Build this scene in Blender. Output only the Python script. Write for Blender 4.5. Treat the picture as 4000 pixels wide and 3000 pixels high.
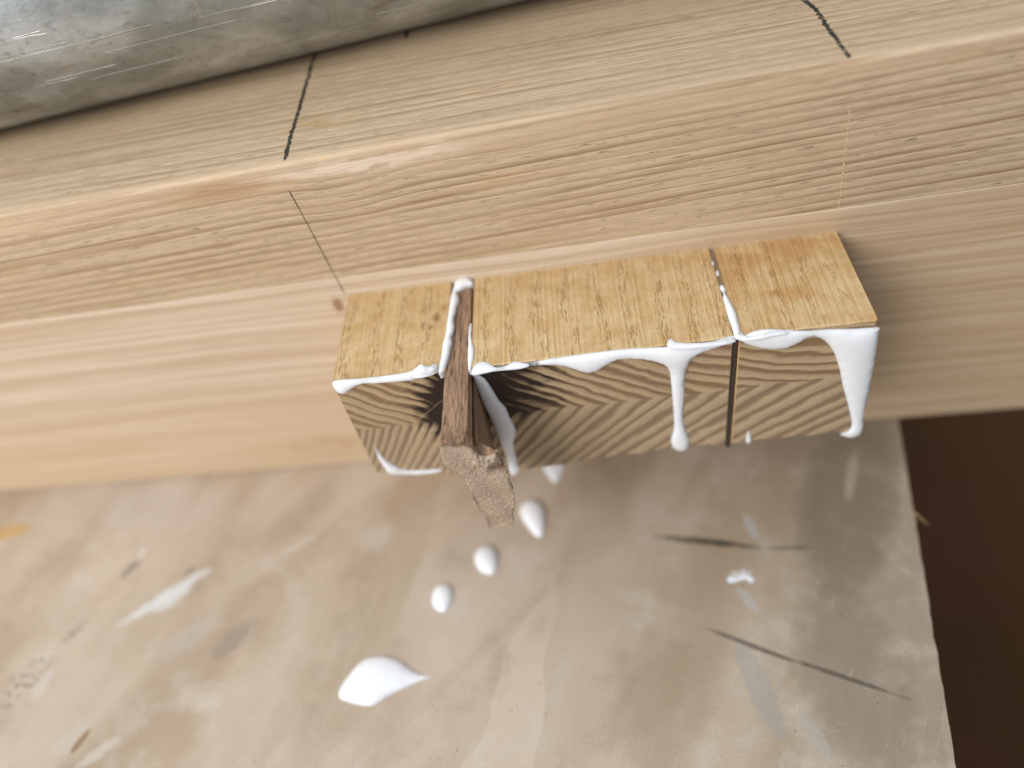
import bpy, bmesh, math, random
import numpy as np
from mathutils import Vector, Matrix
from mathutils.geometry import delaunay_2d_cdt

rng = np.random.default_rng(7)
random.seed(7)
scene = bpy.context.scene
for o in list(bpy.data.objects):
    bpy.data.objects.remove(o)
C = scene.collection
MM = 0.001
lin = lambda c: (c / 12.92 if c <= 0.04045 else ((c + 0.055) / 1.055) ** 2.4)
def rgb(r, g, b):
    return (lin(r / 255), lin(g / 255), lin(b / 255), 1.0)

# ------------------------------------------------------------------ camera
yaw, pitch, roll = (math.radians(a) for a in (-12.7, 46.55, -18.0))
FPX = 3050.0
fwd = np.array([math.sin(yaw) * math.cos(pitch), math.cos(yaw) * math.cos(pitch), -math.sin(pitch)])
rgt = np.array([math.cos(yaw), -math.sin(yaw), 0.0])
upv = np.cross(rgt, fwd)
r2 = math.cos(roll) * rgt + math.sin(roll) * upv
u2 = -math.sin(roll) * rgt + math.cos(roll) * upv
th = math.atan(0.093)
TILT = np.array([[math.cos(th), 0, -math.sin(th)], [0, 1, 0], [math.sin(th), 0, math.cos(th)]])
CAMR = np.array([TILT @ r2, TILT @ (-u2), TILT @ fwd])          # image right, image down, forward
CAMP = np.array([37.5, -99.65, 83.71])                           # millimetres

cam_data = bpy.data.cameras.new('camera')
cam = bpy.data.objects.new('camera', cam_data)
C.objects.link(cam)
cam.matrix_world = Matrix([list((CAMR[0][i], -CAMR[1][i], -CAMR[2][i], CAMP[i] * MM)) for i in range(3)] + [[0, 0, 0, 1]])
cam_data.sensor_width = 36.0
cam_data.lens = FPX / 4000 * 36
cam_data.clip_start = 0.002
cam_data.clip_end = 50
cam_data.dof.use_dof = True
cam_data.dof.focus_distance = 0.1145
cam_data.dof.aperture_fstop = cam_data.lens / 4.6
scene.camera = cam

# ------------------------------------------------------------------ light
world = bpy.data.worlds.new('World')
scene.world = world
world.use_nodes = True
bg = world.node_tree.nodes['Background']
bg.inputs['Color'].default_value = (0.88, 0.94, 1.0, 1)
bg.inputs['Strength'].default_value = 0.46

def area(name, loc, target, size, power, col):
    d = bpy.data.lights.new(name, 'AREA')
    d.shape = 'RECTANGLE'; d.size, d.size_y = size
    d.energy = power; d.color = col
    o = bpy.data.objects.new(name, d); C.objects.link(o)
    o.location = loc
    o.rotation_euler = (Vector(target) - Vector(loc)).to_track_quat('-Z', 'Y').to_euler()
    return o
area('window_light', (-0.39, -0.43, 0.41), (0.03, -0.02, -0.02), (0.5, 0.46), 6.2, (1.0, 0.985, 0.965))
area('ceiling_light', (-0.30, 0.22, 0.85), (0, 0.02, 0), (0.5, 0.4), 2.4, (0.82, 0.91, 1.0))
scene.view_settings.view_transform = 'Standard'
scene.view_settings.look = 'None'
scene.view_settings.gamma = 1
scene.view_settings.exposure = -0.1
scene.cycles.max_bounces = 5
scene.cycles.diffuse_bounces = 3
scene.cycles.glossy_bounces = 2

# ------------------------------------------------------------------ helpers
X, Y, Z = np.eye(3)
def ray(p):
    return CAMR.T @ np.array([p[0] - 2000, p[1] - 1500, FPX])
def hit(p, o, n):
    d = ray(p); t = np.dot(np.array(o, float) - CAMP, n) / np.dot(d, n)
    return CAMP + t * d

def link(name, mesh, mat=None, parent=None, smooth=False):
    o = bpy.data.objects.new(name, mesh); C.objects.link(o)
    for m in (mat if isinstance(mat, (list, tuple)) else [mat]):
        if m: mesh.materials.append(m)
    if smooth:
        mesh.polygons.foreach_set('use_smooth', [True] * len(mesh.polygons))
    if parent: o.parent = parent
    return o
def tag(o, label=None, cat=None, group=None, kind=None):
    for k, v in (('label', label), ('category', cat), ('group', group), ('kind', kind)):
        if v: o[k] = v
    return o
def mesh_from(verts, faces, name='mesh'):
    m = bpy.data.meshes.new(name)
    m.from_pydata([tuple(float(c) * MM for c in v) for v in verts], [], [tuple(int(i) for i in f) for f in faces])
    m.update()
    return m
def fix_normals(m):
    bm = bmesh.new(); bm.from_mesh(m)
    bmesh.ops.recalc_face_normals(bm, faces=bm.faces)
    bm.to_mesh(m); bm.free()
def empty(name, loc):
    o = bpy.data.objects.new(name, None); C.objects.link(o)
    o.empty_display_size = 0.01
    o.location = Vector(loc) * MM
    return o
def adopt(child, root):
    child.parent = root
    child.matrix_parent_inverse = Matrix.Translation(-root.location)

def catmull(pts, n=8, closed=True):
    pts = np.array(pts, float); N = len(pts); out = []
    for i in range(N if closed else N - 1):
        if closed:
            p0, p1, p2, p3 = pts[(i - 1) % N], pts[i], pts[(i + 1) % N], pts[(i + 2) % N]
        else:
            p0, p1, p2, p3 = pts[max(i - 1, 0)], pts[i], pts[i + 1], pts[min(i + 2, N - 1)]
        for k in range(n):
            t = k / n
            out.append(0.5 * ((2 * p1) + (-p0 + p2) * t + (2 * p0 - 5 * p1 + 4 * p2 - p3) * t * t + (-p0 + 3 * p1 - 3 * p2 + p3) * t ** 3))
    if not closed: out.append(pts[-1])
    return np.array(out)
def resample(poly, s):
    P = np.vstack([poly, poly[:1]])
    d = np.r_[0, np.cumsum(np.linalg.norm(np.diff(P, axis=0), axis=1))]
    n = max(8, int(d[-1] / s)); t = np.linspace(0, d[-1], n, endpoint=False)
    return np.c_[np.interp(t, d, P[:, 0]), np.interp(t, d, P[:, 1])]
def inside(pts, poly):
    x, y = pts[:, 0], pts[:, 1]; r = np.zeros(len(pts), bool); n = len(poly)
    for i in range(n):
        x1, y1 = poly[i]; x2, y2 = poly[(i + 1) % n]
        if y1 == y2: continue
        c = ((y1 > y) != (y2 > y)) & (x < (x2 - x1) * (y - y1) / (y2 - y1) + x1)
        r ^= c
    return r
def bdist(pts, poly):
    a = poly; b = np.roll(poly, -1, 0); ab = b - a
    t = np.clip(((pts[:, None] - a) * ab).sum(2) / np.maximum((ab ** 2).sum(1), 1e-12), 0, 1)
    return np.linalg.norm(pts[:, None] - (a + t[..., None] * ab), axis=2).min(1)
def fill(poly, s):
    poly = resample(poly, s)
    lo, hi = poly.min(0), poly.max(0); g = []
    j = 0
    for yy in np.arange(lo[1], hi[1], s * 0.866):
        xs = np.arange(lo[0] + (s / 2 if j % 2 else 0), hi[0], s); j += 1
        g += [(xx, yy) for xx in xs]
    g = np.array(g) if g else np.zeros((0, 2))
    if len(g):
        g = g[inside(g, poly)]
        if len(g): g = g[bdist(g, poly) > s * 0.55]
    n = len(poly)
    co = [Vector(p) for p in np.vstack([poly, g])]
    r = delaunay_2d_cdt(co, [(i, (i + 1) % n) for i in range(n)], [], 1, 1e-6)
    V = np.array([(v.x, v.y) for v in r[0]]); T = [tuple(f) for f in r[2]]
    b = bdist(V, poly) < 1e-4
    return V, T, b
def droplet(V, T, b, s):
    """height of a wet film pinned at its outline: sqrt of the Poisson solution"""
    n = len(V); nb = [set() for _ in range(n)]
    for f in T:
        for i in range(len(f)):
            a, c = f[i], f[(i + 1) % len(f)]; nb[a].add(c); nb[c].add(a)
    A = np.eye(n); rhs = np.zeros(n)
    for i in range(n):
        if b[i] or not nb[i]: continue
        k = len(nb[i])
        for j in nb[i]: A[i, j] = -1.0 / k
        rhs[i] = np.mean([np.sum((V[j] - V[i]) ** 2) for j in nb[i]]) / 4
    return np.sqrt(np.maximum(np.linalg.solve(A, rhs), 0) * 2)

def blob(px, o, ax, ay, n, h=0.6, lift=0.0, s=0.45, flat=None, smooth=True, mm=None, deep=.12):
    """closed wet film: outline in pixels laid on the plane (o, n), bulging along n"""
    o = np.array(o, float)
    if mm is not None:
        q = np.array(mm, float)
    else:
        w = [hit(p, o + n * lift, n) - o for p in px]
        q = np.array([(np.dot(v, ax), np.dot(v, ay)) for v in w])
    if smooth: q = catmull(q, 8)
    V, T, b = fill(q, s)
    H = droplet(V, T, b, s)
    H = h * H * (H / (H + .15))
    if flat: H = flat * np.tanh(H / flat)
    top = [o + ax * v[0] + ay * v[1] + n * (hh + 0.02) for v, hh in zip(V, H)]
    bot = [o + ax * v[0] + ay * v[1] - n * deep for v in V]
    N = len(V)
    # boundary edges
    cnt = {}
    for f in T:
        for i in range(len(f)):
            e = (f[i], f[(i + 1) % len(f)]); cnt[e] = 1
    rim = [e for e in cnt if (e[1], e[0]) not in cnt]
    F = list(T) + [tuple(N + i for i in reversed(f)) for f in T] + [(e[1], e[0], N + e[0], N + e[1]) for e in rim]
    THICK.extend(list(np.minimum(H, 3)) + [0.0 if hh < .05 else float(hh) for hh in H])
    return top + bot, F
THICK = []
def join(parts):
    V, F = [], []
    for v, f in parts:
        k = len(V); V += list(v); F += [tuple(i + k for i in t) for t in f]
    return V, F

# ------------------------------------------------------------------ shader expressions
class Ex:
    def __init__(s, nt, k): s.nt, s.k = nt, k
    def _m(s, op, *a):
        n = s.nt.nodes.new('ShaderNodeMath'); n.operation = op
        for i, v in enumerate((s,) + a):
            if isinstance(v, Ex): s.nt.links.new(v.k, n.inputs[i])
            else: n.inputs[i].default_value = v
        return Ex(s.nt, n.outputs[0])
    def __add__(s, o): return s._m('ADD', o)
    __radd__ = __add__
    def __sub__(s, o): return s._m('SUBTRACT', o)
    def __rsub__(s, o): return s * -1.0 + o
    def __mul__(s, o): return s._m('MULTIPLY', o)
    __rmul__ = __mul__
    def __truediv__(s, o): return s._m('DIVIDE', o)
    def __neg__(s): return s * -1.0
    def fract(s): return s._m('FRACT')
    def sin(s): return s._m('SINE')
    def abs(s): return s._m('ABSOLUTE')
    def pow(s, e): return s._m('POWER', e)
    def min(s, o): return s._m('MINIMUM', o)
    def max(s, o): return s._m('MAXIMUM', o)
    def gauss(s, w): return (-(s * s) * (1.0 / (w * w)))._exp()
    def _exp(s): return s._m('EXPONENT')
    def clamp(s): return s.max(0.0).min(1.0)
    def step(s, a, b):
        """smoothstep from 0 at a to 1 at b"""
        n = s.nt.nodes.new('ShaderNodeMapRange'); n.interpolation_type = 'SMOOTHSTEP'
        s.nt.links.new(s.k, n.inputs['Value'])
        if a > b:
            n.inputs['From Min'].default_value, n.inputs['From Max'].default_value = b, a
            n.inputs['To Min'].default_value, n.inputs['To Max'].default_value = 1, 0
        else:
            n.inputs['From Min'].default_value, n.inputs['From Max'].default_value = a, b
        return Ex(s.nt, n.outputs[0])

class Mat:
    def __init__(s, name):
        s.m = bpy.data.materials.new(name); s.m.use_nodes = True
        s.nt = s.m.node_tree; s.b = s.nt.nodes['Principled BSDF']
        g = s.nt.nodes.new('ShaderNodeNewGeometry')
        sep = s.nt.nodes.new('ShaderNodeSeparateXYZ'); s.nt.links.new(g.outputs['Position'], sep.inputs[0])
        s.x, s.y, s.z = (Ex(s.nt, sep.outputs[i]) * 1000.0 for i in range(3))
        sn = s.nt.nodes.new('ShaderNodeSeparateXYZ'); s.nt.links.new(g.outputs['Normal'], sn.inputs[0])
        s.nx, s.ny, s.nz = (Ex(s.nt, sn.outputs[i]) for i in range(3))
    def vec(s, *a):
        n = s.nt.nodes.new('ShaderNodeCombineXYZ')
        for i, v in enumerate(a):
            if isinstance(v, Ex): s.nt.links.new(v.k, n.inputs[i])
            else: n.inputs[i].default_value = v
        return n.outputs[0]
    def noise(s, *a, detail=2.0, rough=0.5, dist=0.0, scale=1.0):
        n = s.nt.nodes.new('ShaderNodeTexNoise'); n.noise_dimensions = '3D'
        s.nt.links.new(s.vec(*a), n.inputs['Vector'])
        n.inputs['Scale'].default_value = scale; n.inputs['Detail'].default_value = detail
        n.inputs['Roughness'].default_value = rough; n.inputs['Distortion'].default_value = dist
        return Ex(s.nt, n.outputs['Fac'])
    def voro(s, *a, feature='F1', rnd=1.0, out='Distance'):
        n = s.nt.nodes.new('ShaderNodeTexVoronoi'); n.feature = feature
        s.nt.links.new(s.vec(*a), n.inputs['Vector']); n.inputs['Scale'].default_value = 1.0
        n.inputs['Randomness'].default_value = rnd
        if out == 'Color':
            sp = s.nt.nodes.new('ShaderNodeSeparateXYZ'); s.nt.links.new(n.outputs['Color'], sp.inputs[0])
            return Ex(s.nt, sp.outputs[0])
        return Ex(s.nt, n.outputs[out])
    def mix(s, f, a, b):
        n = s.nt.nodes.new('ShaderNodeMix'); n.data_type = 'RGBA'; n.clamp_factor = True
        if isinstance(f, Ex): s.nt.links.new(f.k, n.inputs[0])
        else: n.inputs[0].default_value = f
        for i, v in ((6, a), (7, b)):
            if isinstance(v, tuple): n.inputs[i].default_value = v
            else: s.nt.links.new(v, n.inputs[i])
        return n.outputs[2]
    def gain(s, col, f):
        """multiply a colour by a grey factor"""
        n = s.nt.nodes.new('ShaderNodeVectorMath'); n.operation = 'SCALE'
        s.nt.links.new(col, n.inputs[0])
        s.nt.links.new(f.k, n.inputs['Scale'])
        return n.outputs[0]
    def set(s, name, v):
        if isinstance(v, Ex): s.nt.links.new(v.k, s.b.inputs[name])
        elif isinstance(v, bpy.types.NodeSocket): s.nt.links.new(v, s.b.inputs[name])
        else: s.b.inputs[name].default_value = v
    def bump(s, h, mm=0.1, strength=1.0):
        n = s.nt.nodes.new('ShaderNodeBump'); n.inputs['Distance'].default_value = mm * MM
        n.inputs['Strength'].default_value = strength
        s.nt.links.new(h.k, n.inputs['Height']); s.nt.links.new(n.outputs[0], s.b.inputs['Normal'])
    def alpha(s, a): s.set('Alpha', a)

# surfaces of the place, in millimetres
A0, A1 = hit((1118, 640), (0, 0, 0), Y), hit((3318, 240), (0, 0, 0), Y)   # long edge of the beam
KA = (A1[2] - A0[2]) / (A1[0] - A0[0]); ZA = A0[2] - KA * A0[0]            # z of that edge = ZA + KA x
KG = (8.56 - 1.24) / (106.28 + 61.33); ZG = 1.24 + KG * 61.33              # glue joint on the front face
KT = 2.99 / 79.94                                                          # slope of the tenon's top
NT = np.cross(np.array([1, 0, KA]), Y); NT /= np.linalg.norm(NT)           # beam top normal
TX = np.array([1, 0, KT]); TX /= np.linalg.norm(TX); TN = np.cross(TX, Y)  # tenon axes
ZS = -46.75                                                                # worktop surface
YE = -20.2                                                                 # tenon end face
on_front = lambda p: hit(p, (0, 0, 0), Y)
on_top = lambda p: hit(p, A0, NT)
on_tenon = lambda p: hit(p, (0, 0, 0), TN)
on_end = lambda p: hit(p, (0, YE, 0), Y)
on_slab = lambda p: hit(p, (0, 0, ZS), Z)

# ------------------------------------------------------------------ materials
def m_beam_upper():
    m = Mat('ash_wood_upper'); x, y, z = m.x, m.y, m.z
    dz = ZA + KA * x - z
    p0 = dz.max(0.0) * 0.92 + y.max(0.0) * 0.72
    w1 = m.noise(x * .009, p0 * .05, 3.1, detail=1.0)
    w2 = m.noise(x * .05, p0 * .35, 8.0, detail=2)
    dip = (x - 5.0).gauss(8.0) * (dz - 5.0).gauss(6.0) * dz.step(1.0, 3.0)
    top = y.step(0.5, 3.0)
    phi = p0 + (w1 - .5) * 2.4 + (w2 - .5) * .45 - dip * 1.1 + x * 0.014
    r = (phi * (1.0 / 1.36) + (m.noise(p0 * .8, x * .006, 1.0) - .5) * .7).fract()
    ring = r.pow(1.5) * r.step(1.0, .86)
    amp = m.noise(x * .03, phi * .5, 5.0, detail=3).step(.25, .7) * .75 + .25
    fib = m.noise(x * .11, y * 4.5, z * 4.5, detail=3, rough=.6)
    soft = m.noise(x * .03, phi * .45, 1.7, detail=3)
    rag = m.noise(x * .06, phi * .5, 0., detail=3)
    bw = (x + 60.0).abs() * .0 + 2.2
    band = (dz + (rag - .5) * 3.0 + y * 2.0).step(5.2, 3.2) * (x.step(110.0, 45.0) * .8 + .2)
    fl = on_front((1330, 690))
    flame = ((x - float(fl[0]) - 4.0) * .075).gauss(1.0) * (dz - 2.0 + (m.noise(x * .16, dz * .3, 2., detail=4, rough=.65) - .5) * 4.5).gauss(.85)
    col = m.mix((ring * amp * 1.25).clamp(), rgb(203, 180, 151), rgb(142, 113, 83))
    col = m.mix(soft.step(.5, .75) * .45, col, rgb(180, 152, 119))
    col = m.mix(band * .5 * (x.step(70.0, 10.0) * .5 + .5), col, rgb(208, 182, 152))
    col = m.mix((flame * 1.8).clamp() * .75, col, rgb(230, 212, 192))
    sm = on_front((880, 742))
    smg = ((x - float(sm[0])) * .13).gauss(1.0) * (dz - 2.6 + (rag - .5) * 3.).gauss(1.2)
    col = m.mix((smg * 1.4).clamp() * .65, col, rgb(172, 136, 102))
    col = m.mix(m.noise(x * .05, p0 * .3, 40.).step(.6, .8) * .3 , col, rgb(196, 152, 108))
    # greyer top face
    col = m.mix(top * .32, col, rgb(172, 152, 124))
    pore = m.noise(x * .28, phi * 5.0, y * .4, detail=3, rough=.7).step(.56, .72) * r.step(.55, .2) * (1.0 - band * .6)
    col = m.mix(pore * .26, col, rgb(116, 84, 52))
    lines = m.noise(x * .012, phi * 3.4, 2.2, detail=3, rough=.7)
    col = m.mix(lines.step(.5, .72) * .4, col, rgb(150, 120, 88))
    col = m.mix(lines.step(.46, .3) * .35, col, rgb(216, 194, 164))
    yel = m.noise(x * .4, phi * 4.0, 7., detail=1).step(.63, .74) * r.step(.6, .3)
    col = m.mix(yel * .35, col, rgb(212, 178, 128))
    col = m.gain(col, fib * .5 + .74)
    # smudge beside the tenon corner is on the lower board; a faint yellow stain on top
    d = on_top((1250, 480))
    st = ((x - float(d[0])).gauss(5.0) * (y - float(d[1])).gauss(1.8) * m.noise(x * .3, y * .6, 0.).step(.35, .6))
    col = m.mix(st * .45, col, rgb(168, 128, 62))
    m.set('Base Color', col); m.set('Roughness', .82); m.set('Specular IOR Level', .14)
    m.bump(fib * .5 - pore * 1.3, .085)
    return m.m
def m_beam_lower():
    m = Mat('ash_wood_lower'); x, y, z = m.x, m.y, m.z
    v = ZG + KG * x - z                       # below the glue joint
    w = m.noise(x * .010, v * .04, 2.2, detail=2)
    phi = v * (1.0 - 0.0006 * x) + (w - .5) * 5.0 + y * .5
    st = m.noise(x * .012, phi * .42, 4.0, detail=4, rough=.62)
    st2 = m.noise(x * .022, phi * 1.6, 9.0, detail=4, rough=.65)
    fib = m.noise(x * .10, y * 4, z * 4.2, detail=3, rough=.6)
    r = (phi * (1 / 2.5) + (st - .5) * 1.4).fract()
    right = x.step(30.0, 95.0)
    col = m.mix(st.step(.42, .66) * .6, rgb(215, 197, 175), rgb(192, 166, 136))
    col = m.mix(st2.step(.5, .72) * .5, col, rgb(200, 177, 149))
    col = m.mix(r.pow(2.2) * (.16 + right * .42), col, rgb(150, 112, 74))
    col = m.mix(right * .55, col, rgb(184, 154, 116))  # right end darker: partly its own tone, partly shade put into the colour
    ln = m.noise(x * .008, phi * 1.9, 6.2, detail=3, rough=.7)
    col = m.mix(ln.step(.48, .64) * .6, col, rgb(176, 146, 112))
    col = m.mix(ln.step(.46, .32) * .45, col, rgb(226, 208, 184))
    col = m.mix(v.step(16.0, 40.0) * x.step(40.0, 0.0) * .35, col, rgb(206, 174, 134))
    # knotty swirl low on the board left of the tenon
    d = on_front((1290, 1740))
    q = ((x - float(d[0])) * .09).gauss(1.0) * (z - float(d[2])).gauss(3.6)
    sw = (m.noise(x * .22, z * .6, 1.0, detail=2, dist=1.2) * 3.0).fract()
    col = m.mix(q * sw * .55, col, rgb(170, 128, 84))
    d = on_front((1322, 1192))
    sm = (x - float(d[0])).gauss(.75) * (z - float(d[2])).gauss(1.3)
    col = m.mix((sm * 1.7).clamp() * .8, col, rgb(140, 100, 68))
    col = m.gain(col, fib * .3 + .85)
    m.set('Base Color', col); m.set('Roughness', .75); m.set('Specular IOR Level', .2)
    m.bump(fib, .03)
    return m.m
def m_tenon_long():
    m = Mat('glue_sized_ash'); x, y, z = m.x, m.y, m.z
    n0 = m.noise(x * .09, y * .05, 0., detail=2)
    xs = x + (m.noise(x * .05, y * .05, 6.) - .5) * 3.0
    zone = x.step(58.0, 63.0)
    cl = ((xs * (1 / 4.4) + (n0 - .5) * .8).fract() - .5).abs().step(.30, .06)
    tilt = x + (n0 - .5) * 1.5
    tick = m.noise(tilt * 4.6, y * .45, z * .34, detail=1.5, rough=.5)
    pore = tick.step(.56, .66) * (cl * .85 + .15) * (1.0 - zone * .55)
    fine = m.noise(tilt * 7.0, y * .22, z * .22, detail=3, rough=.6)
    blot = m.noise(x * .28, y * .28, 2.0, detail=4, rough=.62)
    col = m.mix(blot.step(.35, .7), rgb(204, 177, 135), rgb(190, 156, 106))
    col = m.mix(fine.step(.45, .75) * .3, col, rgb(208, 176, 126))
    col = m.mix(pore * .3, col, rgb(150, 104, 50))
    lite = m.noise(tilt * 4.6 + .3, y * .45 + .05, z * .34, detail=1.5, rough=.5).step(.58, .68) * (cl * .8 + .2)
    col = m.mix(lite * .45, col, rgb(222, 188, 128))
    ora = m.noise(x * .12, y * .14, 9.0, detail=2).step(.48, .68) * (zone * .75 + .12)
    col = m.mix(ora, col, rgb(188, 148, 98))
    fl = m.noise(tilt * 3.2, y * .06, 4., detail=3).step(.5, .66) * zone * (x.step(76.0, 68.0))
    col = m.mix(fl * .5, col, rgb(160, 112, 52))
    for (px, s1, s2, a) in (((1705, 1240), .7, 1.0, .8), ((1683, 1278), .5, .7, .65), ((1735, 1200), .6, .8, .5), ((2870, 1285), .45, .9, .75), ((1650, 1215), .6, .6, .3)):
        d = on_tenon(px)
        g = (x - float(d[0])).gauss(s1) * (y - float(d[1])).gauss(s2)
        col = m.mix((g * (m.noise(x * 1.2, y * 1.2, 0.) + .45)).clamp() * a, col, rgb(120, 70, 24))
    col = m.gain(col, m.noise(x * 3.0, y * 3.0, z * 3.0, detail=2) * .3 + .85)
    m.set('Base Color', col); m.set('Roughness', .42); m.set('Specular IOR Level', .4)
    m.bump(fine * .35 - pore * .4 + lite * .9 + blot * .4, .17)
    return m.m
def m_tenon_end():
    m = Mat('sawn_end_grain'); x, y, z = m.x, m.y, m.z
    v = KT * x - z; u = x + (v * KT)
    wob = m.noise(u * .12, v * .12, 3., detail=2) - .5
    gr = m.noise(u * 5.0, v * 5.0, 1., detail=3, rough=.7)
    spine = 11.5 + wob * 1.4
    h = v - spine
    e = (u - 40.0).max(0.0)
    mu = u * .70 - e * e * .0085
    up = (mu - h + wob * 1.0) * (1 / 2.1)
    k = u * .0155 + .25
    wv = (u + k * h + h * h * .012 + wob * 1.2).max(-6.0)
    lo = (wv * .052 + 1.1)._m('LOGARITHM', 2.718282) * (1 / .052)
    up = up + (m.noise(up * .9, u * .02, 3., detail=1) - .5) * 1.1
    lo = lo + (m.noise(lo * .9, h * .04, 9., detail=1) - .5) * 1.0
    lower = (h + (gr - .5) * .6).step(-.3, .3)
    pw = (m.noise(u * .2, v * .3, 7., detail=2) - .5) * .5
    wave = lambda p: (p * 6.2832).sin() * .38 + (p * 12.566 + 1.0).sin() * .14 + .5
    fade = m.noise(u * .09, v * .12, 11., detail=2).step(.25, .6) * .45 + .65
    st = (wave(up + pw) * (1.0 - lower) + wave(lo + pw) * lower - .5) * fade + .5
    st = (st + (gr - .5) * 1.3).clamp()
    band = m.mix(lower, rgb(142, 113, 84), rgb(146, 122, 96))
    ridge = m.mix(lower, rgb(208, 180, 142), rgb(206, 181, 146))
    col = m.mix(st.step(.05, 1.05), band, ridge)
    speck = m.voro(u * 2.6, v * 2.6, 0.).step(.30, .12) * m.noise(u * .6, v * .6, 2.).step(.42, .6)
    col = m.mix(speck * .55, col, rgb(98, 72, 44))
    # scorching beside the sawn slot
    nb = m.noise(u * .22, v * .5, 5., detail=3)
    dr = u - 22.0 + (nb - .5) * 10.0
    br = dr.step(20.0, 1.0) * u.step(20.0, 21.0) * h.step(3.5, -2.0)
    lowb = dr.step(13.0, 3.0) * u.step(20.0, 21.0) * h.step(-2.0, 1.0) * .28
    dl = 18.5 - u + (nb - .5) * 7.0 + (h + 2.5).abs() * .35
    bl = dl.step(11.0, 2.5) * u.step(20.0, 19.0) * h.step(6.5, 1.0) * .95
    burn = (br + lowb + bl).clamp()
    bst = (burn * 1.95 - st * 1.05 * (1.0 - burn * .15)).clamp()
    col = m.mix(bst, col, m.mix(gr.step(.4, .7), rgb(24, 14, 9), rgb(66, 40, 22)))
    # pale rays
    rayl = ((u * .64 + v * .77) * .16 + wob * .3).fract()
    rl = (rayl - .5).abs().step(.018, .004) * u.step(20.0, 16.0)
    col = m.mix(rl * .5, col, rgb(206, 180, 140))
    m.set('Base Color', col); m.set('Roughness', .58); m.set('Specular IOR Level', .35)
    m.bump(st * 1.0 + gr * .5, .16)
    return m.m
def m_walnut(endgrain=False):
    m = Mat('walnut_end' if endgrain else 'walnut_side'); x, y, z = m.x, m.y, m.z
    if not endgrain:
        f = m.noise(x * 3.2, y * .16, z * 3.2, detail=4, rough=.65)
        p = m.noise(x * 4.2, y * .28, z * 4.2, detail=2, rough=.5).step(.62, .70)
        col = m.mix(f.step(.3, .72), rgb(126, 98, 78), rgb(168, 138, 112))
        col = m.mix(p * .75, col, rgb(46, 28, 18))
        col = m.gain(col, m.noise(x * .3, y * .12, z * .3) * .35 + .82)
        m.bump(f * .6 - p * 1.2, .14)
    else:
        f = m.noise(x * 2.2, y * 2.2, z * 2.2, detail=5, rough=.72)
        g = m.noise(x * .35, y * .35, z * .35, detail=2)
        col = m.mix(f.step(.3, .7), rgb(150, 131, 113), rgb(184, 165, 145))
        col = m.mix(g.step(.4, .7) * .4, col, rgb(172, 152, 132))
        m.bump(f, .09)
    m.set('Base Color', col); m.set('Roughness', .72); m.set('Specular IOR Level', .25)
    return m.m
def m_dark_sliver():
    m = Mat('dark_sliver_wood'); x, y, z = m.x, m.y, m.z
    f = m.noise(x * 6, y * .2, z * 2.4, detail=4)
    m.set('Base Color', m.mix((x - KT * (KT * x - z)).step(60.45, 60.75), m.mix(f.step(.35, .7), rgb(34, 32, 28), rgb(70, 66, 56)), m.mix(f.step(.35, .7), rgb(34, 22, 16), rgb(96, 70, 48))))
    m.set('Base Color', m.mix(y.step(-15.0, -8.0) * .75, m.b.inputs['Base Color'].links[0].from_socket, rgb(150, 128, 100)))
    m.set('Roughness', .75); m.bump(f, .2)
    return m.m
def m_glue(name='wood_glue', tint=(236, 238, 243)):
    m = Mat(name); x, y, z = m.x, m.y, m.z
    d = m.voro(x * .55, y * .55, z * .55).step(.075, .05)
    n = m.noise(x * .25, y * .25, z * .25, detail=2)
    col = m.mix(n.step(.4, .8) * .25, rgb(*tint), rgb(222, 216, 212))
    col = m.mix(d * .6, col, rgb(120, 108, 100))
    m.set('Base Color', col); m.set('Roughness', .38); m.set('Specular IOR Level', .45)
    at = m.nt.nodes.new('ShaderNodeAttribute'); at.attribute_name = 'thickness'
    m.set('Alpha', Ex(m.nt, at.outputs['Fac']).step(.0, .10) * .3 + .7)
    m.set('Subsurface Weight', .4); m.set('Subsurface Radius', (.9, .8, .7)); m.set('Subsurface Scale', .0006)
    return m.m
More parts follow.
